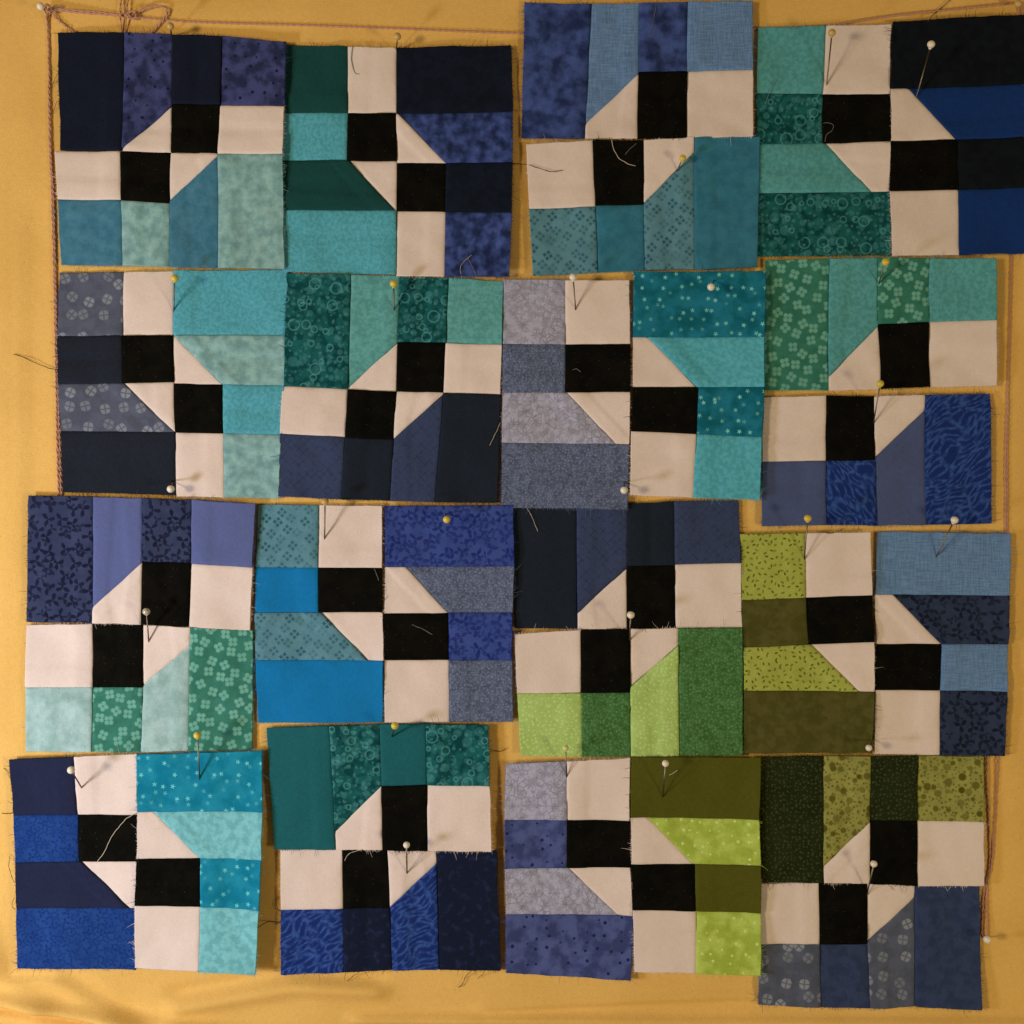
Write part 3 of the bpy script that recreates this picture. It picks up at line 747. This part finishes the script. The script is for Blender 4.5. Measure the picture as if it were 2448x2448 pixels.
new_piece('block_half', 'moss and bright lime half block in the bottom row', (0.7, 2.0, 0.8, 2.0), 2, [
    ((1150, R4), 'R', [(990, 165), (986, 565), (990, 870), (1001, 1170), (1008, 1580)], [(1840, 165), (1825, 575), (1835, 875), (1838, 1190), (1835, 1595)],
     [(1100, 1395), (1410, 1413), (1415, 1415)], 'moss', 'bright_lime', ())], HF)
new_piece('block_half', 'forest pin dot and olive speckled half block in the bottom right', (0.6, 1.2, 0.8, 1.4), 1, [
    ((1748, R4), 'T', [(190, 170), (608, 162), (915, 165), (1228, 160), (1658, 165)], [(207, 990), (608, 994), (912, 1002), (1225, 1015), (1657, 1012)],
     [(890, 598), (588, 588), (592, 592)], 'forest_pin_dot', 'olive_speckle_print', ())], HF)
new_piece('block_half', 'slate wheel print and slate blue half block in the bottom right corner', (0.6, 1.0, 0.9, 1.4), 0, [
    ((1748, R4), 'B', [(190, 1005), (580, 1006), (895, 1008), (1215, 1018), (1635, 1016)], [(180, 1800), (590, 1822), (915, 1825), (1215, 1818), (1645, 1830)],
     [(1408, 1408), (1410, 1410), (1395, 1100)], 'wheel_print', 'slate_blue', ())], HF)

def top_h(px, py):
    """height in mm of the uppermost cloth at a place"""
    h = 0.25
    for pc in TOPH:
        x0, x1, y0, y1 = pc.box
        if x0 <= px <= x1 and y0 <= py <= y1: h = max(h, pc.hf(px, py))
    return h

# ------------------------------------------------------------------ string stretched round the layout
def ply(pts, rad=0.40, twist=30, lift=0.6, bm=None):
    """two-ply string through (px,py[,h mm]) points"""
    p3 = [(p[0], p[1], p[2] if len(p) > 2 else lift) for p in pts]
    sp = spline(p3, 10)
    # resample evenly
    out = [sp[0]]; acc = 0
    for a, b in zip(sp, sp[1:]):
        d = hypot(b[0] - a[0], b[1] - a[1]); n = max(1, int(d / 5))
        for k in range(1, n + 1): out.append(tuple(lerp(a[j], b[j], k / n) for j in range(3)))
    bm = bm or bmesh.new()
    L = 0; ph = [0]
    for a, b in zip(out, out[1:]): L += hypot(b[0] - a[0], b[1] - a[1]); ph.append(L)
    for k in (0, 1):
        path = []
        for i, q in enumerate(out):
            a, b = out[max(0, i - 1)], out[min(len(out) - 1, i + 1)]
            tx, ty = b[0] - a[0], b[1] - a[1]; l = hypot(tx, ty) or 1
            an = 2 * pi * ph[i] / twist + k * pi + 2.2 * noise.noise(Vector((ph[i] / 60.0, 3.0, 0)))
            tx += 0; jx = 1.6 * noise.noise(Vector((q[0] / 18.0, q[1] / 18.0, k + rad)))
            r = rad * 0.5
            path.append(W(q[0] + jx - ty / l * cos(an) * r / (S * 1000), q[1] + tx / l * cos(an) * r / (S * 1000), (q[2] + sin(an) * r) * MM))
        tube(path, rad * 0.55 * MM, 6, bm=bm)
    return bm
bm = bmesh.new()
# two lengths along the top, from the corner pin to the upper right corner
ply([(118, 24, 2.0), (220, 31, 1.0), (318, 38), (460, 50), (700, 57), (926, 65), (1250, 77), (1500, 74, .3), (1800, 66, .3), (1975, 58, .4), (2147, 34), (2418, 6), (2440, 2)], bm=bm)
ply([(118, 22, 2.2), (220, 27, 1.2), (318, 37)], bm=bm)
# left side, two strands lying together
ply([(114, 26, 2.0), (114, 60), (116, 320), (122, 470), (128, 700), (132, 900), (134, 1040), (138, 1200), (140, 1240, .3)], bm=bm)
ply([(110, 26, 2.0), (113, 90), (118, 330), (126, 480), (131, 700), (136, 900), (141, 1060), (144, 1180), (142, 1240, .3)], bm=bm, rad=0.38)
# right side
ply([(2442, 4), (2444, 60, .4), (2430, 300, .3), (2422, 560), (2420, 640), (2413, 900), (2410, 1100), (2410, 1290), (2405, 1500, .4), (2388, 1790), (2382, 1930), (2374, 2060), (2362, 2120), (2360, 2244, 1.2)], bm=bm)
ply([(2436, 4), (2440, 70, .4), (2426, 300, .3), (2420, 600), (2414, 850), (2407, 1080), (2406, 1300), (2396, 1550, .4), (2362, 1800), (2366, 1950), (2368, 2060), (2354, 2140), (2350, 2230), (2360, 2246, 1.0)], bm=bm, rad=0.38)
o = finish(bm, 'string', 'string_brown')
o['label'] = 'brown twisted string stretched in a frame round the quilt blocks'; o['category'] = 'string'
# loose tails at the upper left knot
bm = ply([(318, 40), (340, 24, 1.4), (372, 15, 1.8), (396, 20, 1.6), (398, 36, 1.3), (380, 58, 1.0), (362, 76, .6)], 0.45)
ply([(122, 30, 1.6), (140, 48, 1.0), (160, 64, .8), (184, 76, .5)], 0.4, bm=bm)
ply([(290, -20), (288, 30, 1.8), (290, 76, .6)], 0.34, bm=bm); ply([(308, -20), (303, 30, 1.8), (298, 76, .6)], 0.34, bm=bm)
# the knot
ply([(300, 33, 1.4), (312, 46, 2.0), (326, 42, 2.0), (322, 30, 2.2), (308, 32, 2.2), (314, 44, 1.6)], 0.42, bm=bm)
ply([(110, 18, 2.4), (118, 32, 2.8), (126, 26, 2.8), (116, 16, 3.0), (106, 24, 2.4)], 0.5, bm=bm)
o = finish(bm, 'string', 'string_brown')
o['label'] = 'curled loose end and knots of brown string at the upper left corner'; o['category'] = 'string'

# ------------------------------------------------------------------ straight pins
def ball(bm, c, r, squash=0.92, axis=Vector((0, 1, 0))):
    r_ = bmesh.ops.create_uvsphere(bm, u_segments=20, v_segments=12, radius=r)
    q = axis.to_track_quat('Z', 'Y').to_matrix()
    for v in r_['verts']:
        v.co.z *= squash; v.co = q @ v.co + c
def pin(head, tip, colour, label, hh=7.0, rad=1.26):
    """head and entry point (photo px), head height above the cloth in mm"""
    ht = top_h(*tip)
    T_ = W(tip[0], tip[1], (ht - 0.1) * MM)
    zh = max(ht, top_h(*head)) + hh
    k = 1 - (zh - 1.4) * MM / DIST          # a head that stands off the wall is nearer the lens than the cloth behind it
    H = W(1224 + (head[0] - 1224) * k, 1224 + (head[1] - 1224) * k, zh * MM)
    d = (T_ - H).normalized()
    r = bpy.data.objects.new('straight_pin', None); COL.objects.link(r); r.empty_display_size = 0.005
    r.location = T_; r['label'] = label; r['category'] = 'pin'; r['group'] = 'straight pins holding the patches'
    bm = bmesh.new(); ball(bm, H - T_, rad * MM, 0.94, d)
    # collar where the glass head meets the shaft
    tube([H - T_ + d * rad * 0.85 * MM, H - T_ + d * (rad + 0.35) * MM], lambda t: (0.62 - 0.3 * t) * MM, 10, bm=bm)
    finish(bm, 'pin_head', colour, r)
    bm = tube([H - T_ + d * rad * 0.8 * MM, d * -0.0002, d * 0.0028, d * 0.0045], lambda t: (0.23 if t < 0.7 else 0.23 * (1 - t) / 0.3 + 0.03) * MM, 8)
    finish(bm, 'pin_shaft', 'pin_steel', r)
PW, PY, PC, PG, PP = 'pin_white', 'pin_yellow', 'pin_cream', 'pin_green', 'pin_pearl'
pin((97, 15), (108, 24), PW, 'white headed pin anchoring the string at the upper left corner', 6)
pin((2434, 9), (2440, 4), PC, 'amber headed pin anchoring the string at the upper right corner', 4)
pin((2360, 2246), (2364, 2242), PW, 'white headed pin at the lower end of the right hand string', 6)
pin((407, 62), (411, 84), PC, 'amber headed pin at the top edge of the ink navy block', 6)
pin((950, 87), (948, 118), PC, 'amber headed pin at the top edge above the midnight blue patch', 6)
pin((1989, 78), (1976, 203), PC, 'cream headed pin on the white square near the sea green patch', 9)
pin((2226, 106), (2190, 232), PW, 'white headed pin on the black patch in the top right corner', 10)
pin((418, 665), (415, 745), PY, 'yellow headed pin at the top left of the aqua patch, second row', 8)
pin((941, 678), (942, 745), PY, 'yellow headed pin on the seafoam patch beside the bubble print', 6)
pin((408, 1169), (411, 1150), PW, 'white headed pin on the slate ink patch, bottom of second row', 6)
pin((1370, 662), (1376, 741), PW, 'white headed pin over the white square beside the grey crackle', 7)
pin((1700, 686), (1706, 672), PW, 'white headed pin on the teal star print', 7)
pin((1492, 1172), (1494, 1152), PW, 'white headed pin at the corner of the speckled denim patch', 7)
pin((2117, 626), (2100, 680), PY, 'yellow headed pin at the top of the green flower print', 7)
pin((2104, 917), (2089, 1010), PY, 'yellow headed pin by the gap below the green flower print', 9)
pin((1931, 1239), (1922, 1338), PY, 'yellow headed pin above the yellow green seed print', 9)
pin((2282, 1243), (2237, 1331), PW, 'white headed pin on the vein print above the denim blue patch', 8)
pin((350, 1462), (355, 1534), PP, 'pearl headed pin at the middle of the navy leaf block', 6)
pin((472, 1758), (480, 1860), PY, 'yellow headed pin on the lower green flower print', 8)
pin((777, 1199), (776, 1288), PC, 'cream headed pin at the top of the white square, third row', 7)
pin((1068, 1242), (1066, 1228), PY, 'yellow headed pin on the royal blue leaf print', 7)
pin((1508, 1470), (1504, 1530), PW, 'white headed pin between the dark slate and fern green halves', 8)
pin((1352, 1788), (1355, 1857), PG, 'pale green headed pin at the bottom of the lime patch', 6, 1.05)
pin((1591, 1825), (1584, 1905), PW, 'white headed pin on the moss patch', 8, 1.15)
pin((2077, 1788), (2085, 1768), PW, 'white headed pin at the bottom corner of the olive patch', 6, 1.1)
pin((170, 1841), (197, 1884), PW, 'white headed pin on the deep navy square, bottom left', 10)
pin((944, 1735), (938, 1760), PY, 'yellow headed pin at the top of the dark teal patch', 7)
pin((972, 2020), (973, 2088), PW, 'white headed pin on the black square in the bottom row', 7, 1.12)
pin((2089, 2065), (2072, 2139), PW, 'white headed pin on the black square, bottom right block', 8, 1.15)
pin((1632, 378), (1618, 410), PY, 'yellow headed pin on the white triangle above the teal diamond print', 4.0, 1.15)

# ------------------------------------------------------------------ loose threads, and strands for a string shadow and a pin glint
def thread(org, pts, mat, label, rad=0.14, over=0.35):
    p2 = [(org[0] + x / Z, org[1] + y / Z) for x, y in pts]
    sp = spline(p2, 8)
    path = []
    for i, (x, y) in enumerate(sp):
        h = top_h(x, y) + over + 0.35 * abs(noise.noise(Vector((x / 25, y / 25, 7.0))))
        x += 1.5 * noise.noise(Vector((x / 11.0, y / 11.0, 2.0))); y += 1.5 * noise.noise(Vector((x / 11.0, y / 11.0, 8.0)))
        path.append((x, y, h))
    hs = [p[2] for p in path]
    path = [W(p[0], p[1], (sum(hs[max(0, i - 3):i + 4]) / len(hs[max(0, i - 3):i + 4])) * MM) for i, p in enumerate(path)]
    o = finish(tube(path, lambda t: rad * (0.8 + 0.35 * noise.noise(Vector((t * 9, org[0], rad * 50)))) * MM, 6), 'loose_thread', mat)
    o['label'] = label; o['category'] = 'thread'; o['group'] = 'stray threads'
thread((1200, 0), [(722, 930), (735, 985), (765, 1040), (815, 1080), (880, 1100)], 'thread_pale', 'pale curled thread on the black patch under the denim blue half', .15)
thread((1200, 0), [(885, 950), (850, 980), (812, 1025)], 'thread_grey', 'short grey thread beside the curled thread on the black patch', .10)
thread((1200, 0), [(60, 1085), (120, 1078), (190, 1097), (260, 1122), (320, 1138), (400, 1130)], 'thread_dark', 'dark thread crossing the gap onto the white square, top row', .14)
thread((0, R4), [(905, 535), (850, 565), (780, 640), (728, 720), (695, 790), (645, 860)], 'thread_pale', 'long pale thread arching over the black patch, bottom left', .16)
thread((0, R2), [(85, 680), (150, 700), (240, 742), (310, 770), (385, 785)], 'thread_dark', 'dark thread sticking out left of the slate ink patch', .15)
thread((600, 1700), [(1575, 258), (1630, 268), (1665, 262), (1682, 240)], 'thread_dark', 'dark hooked thread right of the bubble print, bottom row', .12)
thread((600, 1700), [(620, 985), (640, 945), (690, 918), (740, 905)], 'thread_pale', 'pale wispy thread at the top of the black patch, bottom row', .12)
thread((1748, 0), [(1290, 150), (1330, 100), (1380, 55), (1440, 0), (1460, -30)], 'thread_dark', 'dark thread rising above the black patch to the top edge', .15)
thread((600, R3), [(1065, 945), (1120, 968), (1200, 1010)], 'thread_grey', 'straight grey thread on the black patch, third row', .13)
thread((600, R3), [(815, 575), (828, 605), (842, 655)], 'thread_grey', 'short grey thread at the corner of the upper black patch, third row', .11)
thread((1200, R2), [(465, 785), (490, 780), (520, 798)], 'thread_grey', 'tiny lint thread on the black patch beside the speckled denim', .13)
thread((1200, R3), [(165, 180), (195, 230), (237, 332)], 'thread_pale', 'pale thread slanting over the dark slate patch', .11)
thread((600, R2), [(1645, 1135), (1615, 1205), (1575, 1285)], 'thread_pale', 'pale thread slanting at the right edge of the dark slate patch, second row', .11)
thread((600, 0), [(1455, 1690), (1400, 1740), (1382, 1780), (1392, 1840)], 'thread_pale', 'pale thread on the blue batik square, left strand', .10)
thread((600, 0), [(1425, 1698), (1455, 1750), (1490, 1835)], 'thread_grey', 'pale thread on the blue batik square, right strand', .10)
thread((600, 0), [(675, 300), (665, 360), (668, 430), (685, 480), (715, 492)], 'thread_teal', 'teal thread curling down the white square by the dark green patch', .14)
thread((1200, 0), [(1015, 35), (1000, 130), (975, 245)], 'thread_grey', 'fine pale thread on the indigo batik strip at the top', .09)
thread((1748, 0), [(295, 530), (260, 590), (225, 685)], 'thread_teal', 'pale teal thread on the bubble print at the top right', .11)
thread((1748, 0), [(168, 470), (145, 560), (155, 640), (148, 700)], 'thread_pale', 'pale ravelled thread at the left edge of the sea green half', .11)
thread((1748, 0), [(622, 930), (632, 885), (668, 855), (678, 825), (645, 805), (610, 812)], 'thread_grey', 'curled dark grey thread on the black patch, top right', .11)
thread((1748, R2), [(590, 1852), (640, 1862), (690, 1855), (745, 1828)], 'thread_dark', 'dark thread in the gap above the seed print block', .12)
thread((0, R4), [(5, 545), (45, 548), (75, 540), (97, 525)], 'thread_dark', 'dark thread sticking out left of the deep navy square', .11)
thread((0, R4), [(80, 815), (72, 880), (85, 940), (105, 990)], 'thread_dark', 'dark thread curling left of the lower deep navy patch', .11)
thread((0, R4), [(108, 1090), (92, 1120), (92, 1150), (112, 1172)], 'thread_dark', 'small dark loop of thread left of the royal blue patch', .11)
thread((0, R4), [(15, 245), (45, 275), (85, 322)], 'thread_dark', 'dark thread at the upper left of the deep navy square', .10)
thread((0, R4), [(1835, 1095), (1812, 1130), (1815, 1170), (1850, 1195)], 'thread_dark', 'dark curled thread in the gap right of the turquoise half', .11)
thread((0, R4), [(1715, 1268), (1770, 1262), (1855, 1268)], 'thread_dark', 'dark horizontal strand modelled as the shadow of a string in the gap right of the turquoise half', .16, -0.1)  # dark strand laid in place of the shadow cast by a string
thread((600, 1700), [(720, 1712), (680, 1745), (630, 1788)], 'thread_dark', 'dark thread hanging below the navy floral patch, bottom row', .11)
thread((600, 1700), [(1455, 1706), (1415, 1760), (1395, 1805), (1365, 1832)], 'thread_dark', 'longer dark thread hanging below the tall navy floral patch', .13)
thread((600, 1700), [(1545, 1704), (1525, 1735), (1500, 1772)], 'thread_dark', 'short dark thread hanging at the right below the tall navy patch', .10)
thread((0, 0), [(395, 480), (350, 540), (310, 600)], 'thread_dark', 'upper dark thread ravelled from the left edge of the ink navy patch', .10)
thread((0, 0), [(395, 670), (360, 710), (328, 748)], 'thread_dark', 'lower dark thread ravelled from the left edge of the ink navy patch', .10)
thread((1150, R4), [(1238, 282), (1262, 268), (1290, 248)], 'thread_pale', 'short pale strand modelled as the glint of the pin shaft on the moss patch', .16)  # pale strand added in place of the glint on the steel shaft
